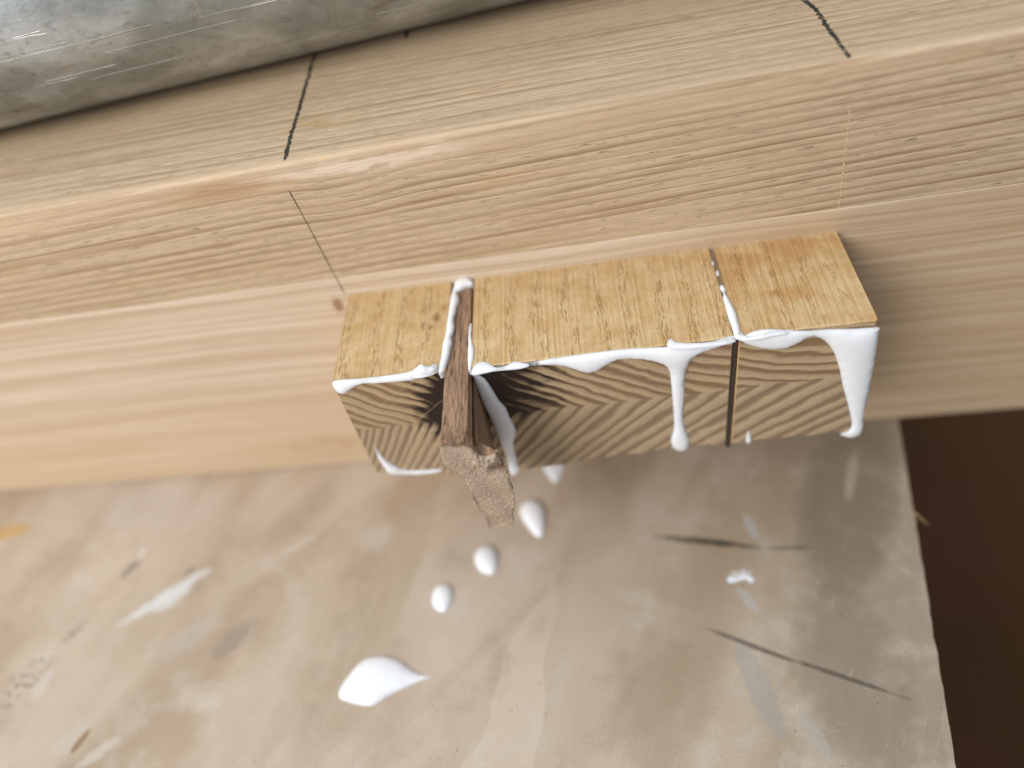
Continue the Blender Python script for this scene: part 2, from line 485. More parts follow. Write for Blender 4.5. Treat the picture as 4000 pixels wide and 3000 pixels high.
def m_worktop():
    m = Mat('translucent_plastic'); x, y, z = m.x, m.y, m.z  # stone-like look, but a translucent plastic board
    # streaks run from the beam down towards the near left
    ca, sa = math.cos(math.radians(62)), math.sin(math.radians(62))
    a = x * ca + y * sa; b = y * ca - x * sa
    wx = m.noise(x * .02, y * .02, 1., detail=3) - .5
    b2 = b + wx * 22.0
    big = m.noise(a * .014, b2 * .05, 0., detail=3.5, rough=.58)
    lay = m.noise(a * .006, b2 * .06, 4., detail=2)
    cloud = m.noise(x * .07, y * .07, 2., detail=4, rough=.62)
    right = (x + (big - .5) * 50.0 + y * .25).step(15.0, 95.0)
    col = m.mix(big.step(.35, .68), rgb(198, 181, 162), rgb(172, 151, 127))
    col = m.mix(right * .7, col, rgb(142, 130, 114))  # light falling off towards the right, painted into the colour
    col = m.mix(cloud.step(.50, .72) * .6, col, rgb(206, 196, 184))
    col = m.mix(cloud.step(.48, .25) * .45, col, rgb(144, 128, 111))
    cl2 = m.noise(x * .16 + 7., y * .16, 2., detail=4, rough=.6)
    col = m.mix(cl2.step(.5, .75) * .35, col, rgb(204, 190, 172))
    q = (lay * 3.0).fract()
    col = m.mix(q.step(.0, 1.0) * .22, col, rgb(150, 134, 114))
    edge = (q - .03).abs().step(.05, .0)
    col = m.mix(edge * .16, col, rgb(196, 184, 168))
    grit = m.noise(x * 2.6, y * 2.6, 0., detail=3, rough=.75)
    col = m.gain(col, grit * .5 + .68)
    dn = m.noise(x * .35, y * .35, 3., detail=4, rough=.6)
    dn2 = m.noise(x * 1.1, y * 1.1, 5., detail=3, rough=.65)
    def patch(p, q_, w, c, amt, rag=.9, hole=.0, soft=.3):
        nonlocal col
        P, Q = on_slab(p), on_slab(q_)
        d = Q - P; L = float(np.linalg.norm(d)); ex, ey = float(d[0] / L), float(d[1] / L)
        s = (x - float(P[0])) * ex + (y - float(P[1])) * ey
        t = (y - float(P[1])) * ex - (x - float(P[0])) * ey
        s = (s * (1 / L) - .5) * 2.0
        t = t * (1 / w)
        r = s * s + t * t + (dn - .5) * 2.6 * rag
        k = r.step(.85 + soft, .85 - soft)
        if hole: k = k * dn2.step(hole, hole + .18)
        col = m.mix(k * amt, col, c)
    # broad translucent folds
    patch((2900, 1900), (2480, 3150), 8.0, rgb(160, 142, 118), .5, .25, soft=.35)
    patch((3380, 1600), (3250, 2350), 9.0, rgb(116, 105, 92), .6, .35, soft=.4)
    patch((3250, 2300), (3450, 3050), 9.0, rgb(120, 108, 92), .5, .5, soft=.6)
    patch((2350, 2900), (2750, 2500), 4.5, rgb(148, 130, 106), .4, .6, soft=.5)
    patch((1700, 1800), (1380, 2700), 4.6, rgb(166, 148, 126), .5, .15, soft=.25)
    patch((1600, 2000), (1180, 3040), .30, rgb(176, 162, 144), .5, .05, soft=.7)
    patch((1690, 1930), (1290, 3020), .26, rgb(172, 158, 140), .4, .05, soft=.7)
    patch((2300, 2150), (1500, 2900), 1.2, rgb(168, 150, 128), .35, .3, soft=.8)
    patch((3340, 1760), (3310, 1960), 1.0, rgb(176, 166, 150), .55, .3, soft=.6)
    patch((300, 1950), (900, 2000), 7.0, rgb(184, 174, 164), .5, .9, soft=.8)
    patch((1000, 2150), (1300, 1900), 3.5, rgb(148, 132, 112), .4, .8, soft=.8)
    patch((0, 2300), (500, 2500), 6.0, rgb(178, 162, 144), .4, .9, soft=.8)
    # chalky spots and stains
    patch((470, 2440), (830, 2215), 1.3, rgb(206, 206, 206), .8, .8, soft=.45)
    patch((590, 2385), (740, 2290), 1.9, rgb(206, 206, 206), .65, .8, soft=.45)
    patch((240, 2510), (340, 2420), 1.0, rgb(92, 86, 80), .8, 1.3, .44, soft=.5)
    patch((-20, 2780), (210, 2540), 2.6, rgb(88, 84, 82), .75, 1.3, .47, soft=.5)
    patch((470, 2260), (550, 2185), .8, rgb(116, 106, 96), .7, 1.0, soft=.6)
    patch((720, 2250), (765, 2210), .6, rgb(110, 100, 90), .6, 1.0, soft=.6)
    patch((-60, 2095), (120, 2060), 1.8, rgb(190, 150, 84), .75, .6, soft=.6)
    patch((120, 2740), (200, 2620), 1.3, rgb(192, 184, 178), .6, .9, soft=.4)
    patch((200, 2960), (340, 2820), 1.8, rgb(186, 178, 166), .5, 1.1, soft=.5)
    patch((280, 2940), (350, 2850), .7, rgb(124, 96, 54), .8, 1.2, soft=.4)
    patch((310, 2990), (480, 2880), 1.3, rgb(194, 186, 176), .65, 1.3, soft=.4)
    patch((540, 2190), (570, 2130), .7, rgb(206, 202, 202), .6, .8, soft=.6)
    patch((1080, 2180), (1250, 2080), .9, rgb(202, 196, 188), .4, .9, soft=.7)
    patch((620, 2560), (860, 2420), 2.2, rgb(176, 170, 166), .4, 1.1, soft=.7)
    patch((830, 2580), (990, 2420), 2.0, rgb(130, 120, 112), .5, 1.0, soft=.7)
    patch((2830, 2250), (2940, 2240), .9, rgb(214, 214, 212), .85, 1.5, .4, soft=.3)
    patch((2880, 2290), (2960, 2390), 1.0, rgb(176, 174, 172), .6, .9, soft=.4)
    patch((2905, 2000), (2960, 2110), 1.0, rgb(178, 176, 176), .65, .7, soft=.5)
    patch((2880, 2490), (3060, 2900), 2.2, rgb(156, 150, 142), .6, .5, soft=.25)
    patch((3130, 2780), (3240, 2970), 1.2, rgb(168, 162, 154), .6, 1.1, soft=.3)
    patch((2780, 1980), (2860, 1900), 1.4, rgb(170, 156, 132), .4, .9, soft=.6)
    # old pencil strokes
    # fine scuffs
    sc = m.noise(a * .05, b * 1.6, 6., detail=2, rough=.6).step(.66, .72) * dn.step(.45, .6)
    col = m.mix(sc * .35, col, rgb(206, 194, 178))
    pen = rgb(52, 48, 42)
    patch((2560, 2096), (2970, 2138), .75, pen, .7, .8, soft=.75)
    patch((2700, 2106), (2900, 2130), .6, pen, .5, .8, soft=.7)
    patch((3000, 2142), (3180, 2138), .26, pen, .75, .3, soft=.7)
    patch((2760, 2455), (3130, 2595), .5, pen, .7, .6, soft=.75)
    patch((3060, 2565), (3520, 2720), .42, pen, .65, .8, soft=.75)
    spark = m.voro(x * 1.3, y * 1.3, 0.).step(.16, .07)
    pit = m.voro(x * .28 + 4., y * .28, 0.).step(.05, .03)
    col = m.mix(spark * .5 * dn.step(.35, .6), col, rgb(216, 202, 180))
    col = m.mix(pit * .6, col, rgb(90, 78, 66))
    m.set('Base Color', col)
    m.set('Roughness', grit * .2 + .42); m.set('Specular IOR Level', .4)
    m.bump(grit * .6 + spark * .8 - pit, .06)
    return m.m
def m_pipe():
    m = Mat('galvanised_steel')
    tc = m.nt.nodes.new('ShaderNodeTexCoord'); sp = m.nt.nodes.new('ShaderNodeSeparateXYZ')
    m.nt.links.new(tc.outputs['Object'], sp.inputs[0])
    x, y, z = (Ex(m.nt, sp.outputs[i]) * 1000.0 for i in range(3))     # local: x along the pipe
    n = m.noise(x * .05, y * .09, z * .09, detail=4, rough=.6)
    sp_ = m.voro(x * .12 + n * 2.0, y * .2, z * .2, out='Color')
    fine = m.noise(x * .5, y * .9, z * .9, detail=5, rough=.7)
    col = m.mix(n.step(.35, .65), rgb(160, 168, 170), rgb(214, 222, 228))
    col = m.mix(sp_ * .35, col, rgb(152, 150, 146))
    col = m.mix(fine.step(.5, .72) * .5, col, rgb(112, 114, 110))
    gr = m.noise(x * .07, y * .1, z * .1 + 5., detail=2).step(.6, .72)
    col = m.mix(gr * .22, col, rgb(116, 136, 126))
    rs = m.noise(x * .05 + 9., y * .3, z * .3, detail=3).step(.62, .74)
    col = m.mix(rs * .45, col, rgb(140, 112, 84))
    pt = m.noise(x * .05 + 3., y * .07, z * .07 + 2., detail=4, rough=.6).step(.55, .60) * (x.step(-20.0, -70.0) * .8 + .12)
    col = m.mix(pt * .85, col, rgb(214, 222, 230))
    # scratches along and around the pipe
    s1 = m.noise(x * .02, y * 2.2, z * 2.2 + 3., detail=1).step(.66, .69) * m.noise(x * .05, y * .2, z * .2 + 8.).step(.45, .55)
    s2 = m.noise(x * 1.8 + y * .8, y * .08, z * .08, detail=1).step(.69, .73) * m.noise(x * .04, y * .06, z * .06 + 1.).step(.5, .58)
    col = m.mix(s1 * .7, col, rgb(214, 214, 208))
    col = m.mix(s2 * .45, col, rgb(190, 184, 172))
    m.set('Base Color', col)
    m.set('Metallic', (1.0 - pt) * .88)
    m.set('Roughness', fine * .3 + .26)
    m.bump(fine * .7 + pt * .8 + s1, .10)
    return m.m
def m_floor():
    m = Mat('dark_floorboards'); x, y, z = m.x, m.y, m.z
    n = m.noise(x * .004, y * .0007, 0., detail=4)
    red = m.noise(x * .006 + 1.3, y * .004, 3., detail=1)
    col = m.mix(n.step(.3, .7), rgb(78, 54, 36), rgb(94, 66, 44))
    col = m.mix(red.step(.45, .65) * .7, col, rgb(96, 60, 44))
    m.set('Base Color', col); m.set('Roughness', .9); m.set('Specular IOR Level', .08)
    return m.m
def m_mark(name, col, thr, freq=2.4, strength=1.0):
    m = Mat(name); x, y, z = m.x, m.y, m.z
    n = m.noise(x * freq, y * freq, z * freq, detail=3, rough=.6)
    m.set('Base Color', col); m.set('Roughness', .55)
    m.set('Alpha', n.step(thr - .1, thr + .1) * strength)
    return m.m

MB_U, MB_L, MT_L, MT_E = m_beam_upper(), m_beam_lower(), m_tenon_long(), m_tenon_end()
MW, MWE, MDS = m_walnut(), m_walnut(True), m_dark_sliver()
MG = m_glue(); MS = m_worktop(); MP = m_pipe(); MF = m_floor()
MPEN = m_mark('pencil_graphite', rgb(38, 39, 38), .42, 3.2)
MKN = m_mark('knife_score', rgb(74, 54, 34), .3)
MKP = m_mark('pale_score', rgb(222, 196, 158), .45)

# ------------------------------------------------------------------ setting: floor, worktop
fl = mesh_from([(-1500, -1500, -420), (1500, -1500, -420), (1500, 1500, -420), (-1500, 1500, -420)], [(0, 1, 2, 3)])
tag(link('floor', fl, MF), kind='structure')

E0, E1 = on_slab((3510, 1640)), on_slab((3735, 3000))
ed = (E1 - E0) / np.linalg.norm(E1 - E0)
er, ef = E0 - ed * 300, E0 + ed * 420                    # right edge of the slab runs on past the frame
def slab_mesh():
    n = 520
    pts = []
    for i in range(n + 1):
        p = er + (ef - er) * i / n
        side = np.array([ed[1], -ed[0], 0]) * (-1)
        pts.append(p + side * rng.normal(0, .06))
    out = [(-420, pts[0][1]), *[(p[0], p[1]) for p in pts], (-420, pts[-1][1])]
    bm = bmesh.new()
    vs = [bm.verts.new((p[0] * MM, p[1] * MM, ZS * MM)) for p in out]
    f = bm.faces.new(vs)
    r = bmesh.ops.extrude_face_region(bm, geom=[f])
    bmesh.ops.translate(bm, verts=[v for v in r['geom'] if isinstance(v, bmesh.types.BMVert)], vec=(0, 0, -18 * MM))
    bmesh.ops.recalc_face_normals(bm, faces=bm.faces)
    m = bpy.data.meshes.new('worktop'); bm.to_mesh(m); bm.free()
    return m
slab = tag(link('plastic_worktop', slab_mesh(), MS), kind='structure')  # translucent plastic cutting board with glue residue

def ribbon(pts, widths, n, lift=.03):
    """thin mark lying on a surface; pts are 3D"""
    V, F = [], []
    pts = [np.array(p, float) for p in pts]
    for i, p in enumerate(pts):
        t = pts[min(i + 1, len(pts) - 1)] - pts[max(i - 1, 0)]
        s = np.cross(n, t); s /= np.linalg.norm(s)
        w = widths[i] / 2
        V += [p + s * w + n * lift, p - s * w + n * lift]
        if i: F.append((2 * i - 2, 2 * i - 1, 2 * i + 1, 2 * i))
    return mesh_from(V, F)
def mark_line(px, fn, n, w, jit, steps, lift=.03, wj=.35):
    q = catmull(np.array(px, float), steps, closed=False)
    P = [fn(p) for p in q]
    P = [p + np.array([rng.normal(0, jit), 0, 0]) for p in P]
    ww = []
    for i in range(len(P)):
        e = min(1.0, min(i, len(P) - 1 - i) / 3 + .25)
        ww.append(w * e * (1 + rng.uniform(-wj, wj)))
    return ribbon(P, ww, n, lift)

# ------------------------------------------------------------------ timber beam
X0, X1, YB = -190.0, 260.0, 82.0
def loft(sec0, sec1, name):
    n = len(sec0)
    V = [(X0, *p) for p in sec0] + [(X1, *p) for p in sec1]
    F = [(i, (i + 1) % n, n + (i + 1) % n, n + i) for i in range(n)] + [tuple(range(n))[::-1], tuple(range(n, 2 * n))]
    m = mesh_from(V, F); fix_normals(m); return m
def upper_sec(x):
    za, zg = ZA + KA * x, ZG + KG * x
    R = .6
    s = [(.12, zg + .01), (0, zg + .16)]
    for k in range(9):
        a = math.pi / 2 * k / 8
        s.append((R - R * math.cos(a), za - R + R * math.sin(a)))
    return s + [(YB, za), (YB, zg + .01)]
def lower_sec(x):
    zg = ZG + KG * x
    return [(.9, ZS + .03), (.25, ZS + .3), (0.02, ZS + .9), (.02, zg - .16), (.12, zg - .01), (YB, zg - .01), (YB, ZS + .03)]
beam = empty('timber_beam', (0, 40, ZS))
tag(beam, 'pale laminated ash beam lying on the plastic worktop, holding the wedged tenon', 'timber beam')
for nm, sec, mt in (('upper_board', upper_sec, MB_U), ('lower_board', lower_sec, MB_L)):
    o = link(nm, loft(sec(X0), sec(X1), nm), mt)
    if nm == 'upper_board':
        for p in o.data.polygons: p.use_smooth = True
        o.data.set_sharp_from_angle(angle=math.radians(25))
    adopt(o, beam)
beam_parts = {c.name: c for c in beam.children}
beam_parts['upper_board']['label'] = 'upper board with tight brown growth rings'
beam_parts['lower_board']['label'] = 'paler lower board below the glue joint'
def add_mark(name, mesh, mat, label):
    o = link(name, mesh, mat); adopt(o, beam); o['label'] = label
add_mark('pencil_mark', mark_line([(1113, 627), (1135, 540), (1165, 440), (1195, 330), (1222, 240), (1240, 160)], on_top, NT, .62, .11, 14), MPEN, 'dark pencil line running under the pipe')
add_mark('pencil_mark', mark_line([(3316, 228), (3280, 170), (3235, 110), (3190, 45), (3160, 15), (3100, -30)], on_top, NT, .62, .08, 14), MPEN, 'dark pencil line at the top right')
add_mark('knife_line', mark_line([(1128, 742), (1190, 855), (1270, 1005), (1349, 1152)], on_front, -Y, .16, .0, 12), MKN, 'fine dark scribed line down to the tenon corner')
add_mark('knife_line', mark_line([(3322, 395), (3305, 560), (3285, 730), (3266, 903)], on_front, -Y, .18, .02, 12), MKP, 'fine pale scribed line down to the tenon corner')
add_mark('pencil_mark', mark_line([(1592, 118), (1584, 150)], on_top, NT, .9, .05, 4), MPEN, 'short dark tick beside the pipe')

# ------------------------------------------------------------------ tenon: three prongs
tenon = empty('through_tenon', (40, -10, -25))
tag(tenon, 'slotted yellowish tenon jutting from the beam, split into three prongs', 'tenon joint')
PB = lambda x: -23.0 + (x * .0) - 3.4 * math.exp(-((x - 24) / 16) ** 2) - .9 * math.sin(x * .06)   # lower edge
def prong(xa, xb, seed):
    r = random.Random(seed)
    # outline on the end face in (u along tenon top, v down)
    n = int((xb - xa) / .35)
    def tz(u, v): return (u + v * KT, YE, u * KT - v)
    top = [(u, 0.0 + r.uniform(-.05, .05)) for u in np.linspace(xa, xb, n)]
    depth = lambda u: 25.2 + 1.6 * math.exp(-((u - 24) / 14) ** 2) - 2.4 * math.exp(-((u - 0) / 7) ** 2)
    bot = []; j = 0.0
    for u in np.linspace(xb, xa, n):
        j = j * .7 + r.gauss(0, .12)
        if r.random() < .03: j += r.uniform(-.6, .6)
        bot.append((u, depth(u) + j))
    out = [(u, v) for u, v in top] + bot
    V = []; N = len(out)
    for y in (YE + .25, 0.35):
        V += [(*(lambda q: (q[0], y, q[2]))(tz(u, v)),) for u, v in out]
    # front face is slightly inset by a worn arris
    cx = (xa + xb) / 2
    for u, v in out:
        uu = u + (.18 if u < cx else -.18) * (1 if abs(u - (xa if u < cx else xb)) < .5 else 0)
        vv = v + (.2 if v < 5 else -.15)
        q = tz(uu, vv); V.append((q[0], YE, q[2]))
    F = []
    for i in range(N):
        k = (i + 1) % N
        F.append((i, k, N + k, N + i)); F.append((2 * N + i, 2 * N + k, k, i))
    F.append(tuple(range(2 * N, 3 * N)))
    F.append(tuple(range(N, 2 * N))[::-1])
    m = mesh_from(V, F)
    m.materials.append(MT_L); m.materials.append(MT_E)
    for i, p in enumerate(m.polygons):
        if i == 2 * N: p.material_index = 1
    bm = bmesh.new(); bm.from_mesh(m); bmesh.ops.recalc_face_normals(bm, faces=bm.faces)
    ng = [f for f in bm.faces if len(f.verts) > 4]
    bmesh.ops.triangulate(bm, faces=ng); bm.to_mesh(m); bm.free()
    return m
for (xa, xb, lb) in ((0.6, 18.2, 'left prong scorched beside the wedge'), (22.1, 60.2, 'wide middle prong scorched beside the wedge'), (61.0, 80.0, 'smoother orange right prong')):
    o = link('prong', prong(xa, xb, int(xb))); adopt(o, tenon); o['label'] = lb

# thin dark sliver in the narrow slot
def slab_box(xa, xb, y0, y1, v0, v1, seed, jag=.5):
    r = random.Random(seed); V, F = [], []; n = 14
    for i in range(n + 1):
        y = y0 + (y1 - y0) * i / n
        for (u, v) in ((xa, v0), (xb, v0), (xb, v1), (xa, v1)):
            vv = v + r.uniform(-.15, .15) * jag
            V.append((u + vv * KT + r.uniform(-.04, .04) * jag, y, u * KT - vv))
        if i:
            a, b = 4 * (i - 1), 4 * i
            F += [(a + k, a + (k + 1) % 4, b + (k + 1) % 4, b + k) for k in range(4)]
    F += [(0, 1, 2, 3), (4 * n + 3, 4 * n + 2, 4 * n + 1, 4 * n)]
    m = mesh_from(V, F); fix_normals(m); return m
sl = link('wedge_sliver', slab_box(60.22, 60.98, -20.05, -.3, .14, 26.4, 5), MDS)
tag(sl, 'thin dark wooden sliver filling the narrow slot near the right end', 'wood sliver')

# ------------------------------------------------------------------ walnut wedge
YW = -34.8
def make_wedge():
    endpx = [(1716, 1750), (1745, 1742), (1775, 1745), (1806, 1741), (1838, 1750), (1862, 1770), (1895, 1783), (1930, 1772), (1952, 1790),
             (1972, 1832), (1990, 1868), (1998, 1893), (2004, 1925), (2009, 1960), (2004, 2000), (2001, 2044), (1975, 2050), (1948, 2060),
             (1916, 2066), (1903, 2038), (1880, 2005), (1872, 1985), (1852, 1950), (1842, 1925), (1820, 1880), (1798, 1855), (1765, 1838), (1740, 1822), (1726, 1795)]
    q = np.array([hit(p, (0, YW, 0), Y)[[0, 2]] for p in endpx])
    q = resample(catmull(q, 4), .38)
    q = q + rng.normal(0, .06, q.shape)
    N = len(q)
    # matching ring on the plain rectangular section
    def rect_ring(xl, xr, zt, zb):
        # map every outline point: parameter by height and side
        ctr = q.mean(0)
        R = []
        zmin, zmax = q[:, 1].min(), q[:, 1].max()
        for p in q:
            same = q[np.abs(q[:, 1] - p[1]) < .8]
            mid = (same[:, 0].min() + same[:, 0].max()) / 2
            half = max((same[:, 0].max() - same[:, 0].min()) / 2, .5)
            s = np.clip((p[0] - mid) / half, -1, 1)
            t = (p[1] - zmin) / (zmax - zmin)
            if t > .965: t = 1.0
            R.append(((xl + xr) / 2 + s * (xr - xl) / 2, zb + (zt - zb) * t))
        return np.array(R)
    rings = []
    for y in np.r_[np.linspace(-.2, -30, 22), np.linspace(-30.6, YW, 9)]:
        f = min(1.0, -y / 35.0)
        xl = 19.3 + (18.05 - 19.3) * min(1, f * 1.75)
        xr = 21.9 + (22.25 - 21.9) * f
        zt = .45 - .25 * f + (.1 if y < YE else 0)
        zb = -19.5
        rr = rect_ring(xl, xr, zt, zb)
        rr[:, 0] += (zt - rr[:, 1]) * (KT + .155 * np.clip((-y - 20.5) / 9, 0, 1))   # leans with the tenon, then twists
        t = np.clip((-y - 31.0) / 3.8, 0, 1); t = t * t * (3 - 2 * t)
        rings.append([(p[0], y, p[1]) for p in rr * (1 - t) + q * t])
    V = [p for r in rings for p in r]
    V = [np.array(p) + rng.normal(0, .025, 3) for p in V]
    F = []
    for k in range(len(rings) - 1):
        for i in range(N):
            j = (i + 1) % N
            F.append((k * N + i, k * N + j, (k + 1) * N + j, (k + 1) * N + i))
    F.append(tuple(range(N)))
    side = mesh_from(V, F); fix_normals(side)
    # broken end face
    W, T, b = fill(q, .3)
    pit = hit((1945, 1832), (0, YW, 0), Y)[[0, 2]]
    ridge = hit((1900, 1800), (0, YW, 0), Y)[[0, 2]]
    EV = []
    for p, bb in zip(W, b):
        d1 = np.exp(-((p - pit) ** 2).sum() / .9)
        d2 = math.exp(-((p[0] - pit[0]) * .45) ** 2 - ((p[1] - pit[1] + 1.2 * math.sin(p[0])) * 2.2) ** 2)
        rgh = rng.normal(0, .025) + .12 * math.sin(p[0] * 1.3 + p[1] * .5) + .12 * math.sin(p[1] * .9)
        crush = math.exp(-((p - ridge) ** 2).sum() / 6.0)
        y = YW + (0 if bb else rgh + 2.0 * d1 + .7 * d2 - crush * (.5 + rng.normal(0, .22)))
        EV.append((p[0], y, p[1]))
    em = mesh_from(EV, T)
    return side, em, q
ws, we, wq = make_wedge()
wedge = empty('walnut_wedge', (20, -18, -20))
tag(wedge, 'brown walnut wedge driven into the tenon slot, its broken end hanging out', 'wedge')
o = link('wedge_body', ws, MW); adopt(o, wedge)
o = link('broken_end', we, MWE); adopt(o, wedge); o['label'] = 'rough greyish broken end grain of the wedge'
# torn fibres round the broken end and along the arrises
def fibres(n, base_fn):
    V, F = [], []
    for i in range(n):
        p, d = base_fn(i)
        p = np.array(p); d = np.array(d, float); L = np.linalg.norm(d)
        s = np.cross(d, [.3, .5, .8]); s /= np.linalg.norm(s); t = np.cross(d, s); t /= np.linalg.norm(t)
        w = rng.uniform(.04, .11)
        k = len(V)
        mid = p + d * .55 + s * rng.normal(0, .12) * L
        V += [p + s * w, p - s * w * .5 + t * w, p - s * w * .5 - t * w, mid + s * w * .5, mid - s * w * .3 + t * w * .5, mid - s * w * .3 - t * w * .5, p + d]
        F += [(k, k + 1, k + 4, k + 3), (k + 1, k + 2, k + 5, k + 4), (k + 2, k, k + 3, k + 5), (k + 3, k + 4, k + 6), (k + 4, k + 5, k + 6), (k + 5, k + 3, k + 6), (k + 2, k + 1, k)]
    return mesh_from(V, F)
ctr = wq.mean(0)
def fb(i):
    p = wq[rng.integers(len(wq))]
    d = p - ctr; d = d / np.linalg.norm(d)
    L = rng.uniform(.15, .6) if rng.random() < .85 else rng.uniform(.6, 1.3)
    return (p[0], YW + rng.uniform(-.05, .5), p[1]), (d[0] * L, -L * rng.uniform(.1, .7), d[1] * L + rng.normal(0, .15))
o = link('torn_fibres', fibres(120, fb), MWE); adopt(o, wedge); o['kind'] = 'stuff'
crp = hit((1948, 1812), (0, YW, 0), Y)
def fc(i):
    p = (crp[0] + rng.normal(0, .75), YW + rng.uniform(0, 1.0), crp[2] + rng.normal(0, .65))
    return p, (rng.normal(0, .5), -rng.uniform(.3, .9), rng.normal(.1, .45))
o = link('torn_fibres', fibres(70, fc), MW); adopt(o, wedge); o['kind'] = 'stuff'

# pale torn fibres along the tenon's lower arris
def ft(i):
    u = rng.uniform(3, 79)
    if 17.5 < u < 22.5: u += 6
    if 60 < u < 61.3: u += 2
    v = 25.2 + 1.6 * math.exp(-((u - 24) / 14) ** 2) - 2.4 * math.exp(-(u / 7) ** 2)
    L = rng.uniform(.2, .8)
    return (u + v * KT, YE + rng.uniform(.05, 1.0), u * KT - v + .1), (rng.normal(0, 1) * L * .8, -L * .3, -L * .45)
o = link('torn_fibres', fibres(90, ft), MT_L); adopt(o, tenon); o['kind'] = 'stuff'

# ------------------------------------------------------------------ glue
END = dict(o=(0, YE, 0), ax=X, ay=Z, n=-Y)
TOP = dict(o=(0, 0, .02), ax=TX, ay=Y, n=TN)
SLB = dict(o=(0, 0, ZS), ax=X, ay=Y, n=Z)
FRT = dict(o=(0, 0, 0), ax=X, ay=Z, n=-Y)
def glue(label, parts, name='glue_run', group='glue squeezed out on the tenon'):
    THICK.clear()
    V, F = join([blob(px, **{**pl, **kw}) for px, pl, kw in parts])
    m = mesh_from(V, F)
    m.attributes.new('thickness', 'FLOAT', 'POINT').data.foreach_set('value', [float(t) for t in THICK])
    fix_normals(m)
    o = link(name, m, MG, smooth=True)
    m.set_sharp_from_angle(angle=math.radians(58))
    return tag(o, label, 'glue', group)

glue('white glue run along the front edge of the left prong, swelling at its outer corner', [
    ([(1303, 1497), (1400, 1487), (1520, 1474), (1608, 1458), (1640, 1432), (1668, 1440), (1700, 1442), (1700, 1466), (1660, 1478), (1600, 1492), (1500, 1502), (1420, 1506), (1385, 1518), (1355, 1540), (1325, 1543), (1306, 1525)], END, dict(h=.62, lift=.35)),
    ([(1600, 1462), (1620, 1436), (1642, 1430), (1665, 1442), (1690, 1420), (1708, 1428), (1706, 1452), (1660, 1470), (1620, 1474)], TOP, dict(h=.45, lift=.1, flat=.4)),
])
glue('long wavy white glue run across the middle prong with a T-shaped drip', [
    ([(1850, 1452), (1930, 1440), (2060, 1424), (2260, 1396), (2440, 1374), (2620, 1362), (2720, 1352), (2800, 1338), (2868, 1322), (2872, 1338), (2835, 1356), (2780, 1374), (2720, 1398), (2692, 1430), (2678, 1480),
      (2672, 1560), (2670, 1640), (2680, 1690), (2694, 1722), (2690, 1758), (2662, 1770), (2632, 1758), (2622, 1724), (2634, 1680), (2630, 1590), (2622, 1500), (2614, 1452), (2580, 1426), (2500, 1412), (2430, 1412), (2388, 1424), (2350, 1448), (2312, 1464), (2276, 1462), (2230, 1446), (2180, 1436), (2080, 1436), (1960, 1442)], END, dict(h=.5, lift=.45, s=.5)),
    ([(2608, 1330), (2622, 1318), (2640, 1334), (2700, 1338), (2780, 1334), (2862, 1322), (2868, 1334), (2780, 1352), (2660, 1362), (2610, 1356)], TOP, dict(h=.35, lift=.1, flat=.3)),
])
glue('milky glue smear on the top front corner of the middle prong beside the wedge', [
    ([(1842, 1462), (1850, 1428), (1880, 1410), (1912, 1418), (1938, 1434), (1975, 1428), (2010, 1410), (2040, 1414), (2070, 1424), (2030, 1438), (1940, 1446), (1890, 1456)], TOP, dict(h=.4, lift=.1, flat=.35)),
])
glue('white glue curtain on the right prong, running down its outer corner to a foot', [
    ([(2882, 1312), (2912, 1320), (2950, 1304), (3000, 1296), (3060, 1298), (3140, 1300), (3240, 1294), (3340, 1292), (3434, 1288), (3436, 1310), (3424, 1400), (3410, 1480), (3392, 1560), (3376, 1640), (3374, 1680), (3362, 1706), (3330, 1718), (3300, 1712), (3284, 1704), (3318, 1690),
      (3330, 1664), (3318, 1600), (3296, 1520), (3282, 1450), (3262, 1390), (3240, 1356), (3208, 1330), (3172, 1324), (3130, 1344), (3080, 1366), (3020, 1372), (2960, 1366), (2905, 1346)], END, dict(h=.42, lift=.45, s=.5)),
    ([(2866, 1300), (2880, 1270), (2892, 1292), (2920, 1312), (2960, 1300), (3010, 1286), (3050, 1288), (3080, 1300), (3020, 1312), (2940, 1328), (2890, 1326)], TOP, dict(h=.4, lift=.1, flat=.4)),
])
glue('short white glue line along the narrow slot on top of the tenon', [
    ([(2812, 1114), (2822, 1108), (2834, 1122), (2834, 1140), (2850, 1165), (2866, 1195), (2878, 1220), (2884, 1250), (2894, 1290), (2896, 1318), (2872, 1316), (2862, 1285), (2850, 1250), (2840, 1220), (2832, 1190), (2824, 1160), (2826, 1140), (2816, 1130)], TOP, dict(h=.75, lift=.25, s=.3)),
], group=None)
glue('row of tiny glue specks at the back of the narrow slot', [
    ([(2798, 1058), (2806, 1056), (2810, 1070), (2804, 1078), (2797, 1070)], TOP, dict(h=.5, lift=.05, s=.16)),
    ([(2780, 1022), (2786, 1020), (2790, 1032), (2785, 1038), (2780, 1031)], TOP, dict(h=.5, lift=.05, s=.16)),
], group=None)
glue('bumpy white glue bead down the left side of the wedge', [
    ([(1772, 1112), (1776, 1094), (1796, 1082), (1824, 1076), (1838, 1084), (1848, 1096), (1842, 1106), (1820, 1112), (1796, 1126), (1782, 1136), (1790, 1152), (1790, 1170), (1782, 1188), (1778, 1210), (1772, 1226), (1770, 1250), (1773, 1266), (1768, 1290), (1760, 1310), (1764, 1330), (1758, 1350), (1752, 1382), (1744, 1410), (1732, 1440), (1712, 1450), (1712, 1424), (1720, 1396), (1724, 1366), (1728, 1334), (1738, 1300), (1742, 1270), (1748, 1230), (1754, 1190), (1760, 1150), (1766, 1130)], TOP, dict(h=.8, lift=.4, s=.3, deep=1.2)),
])
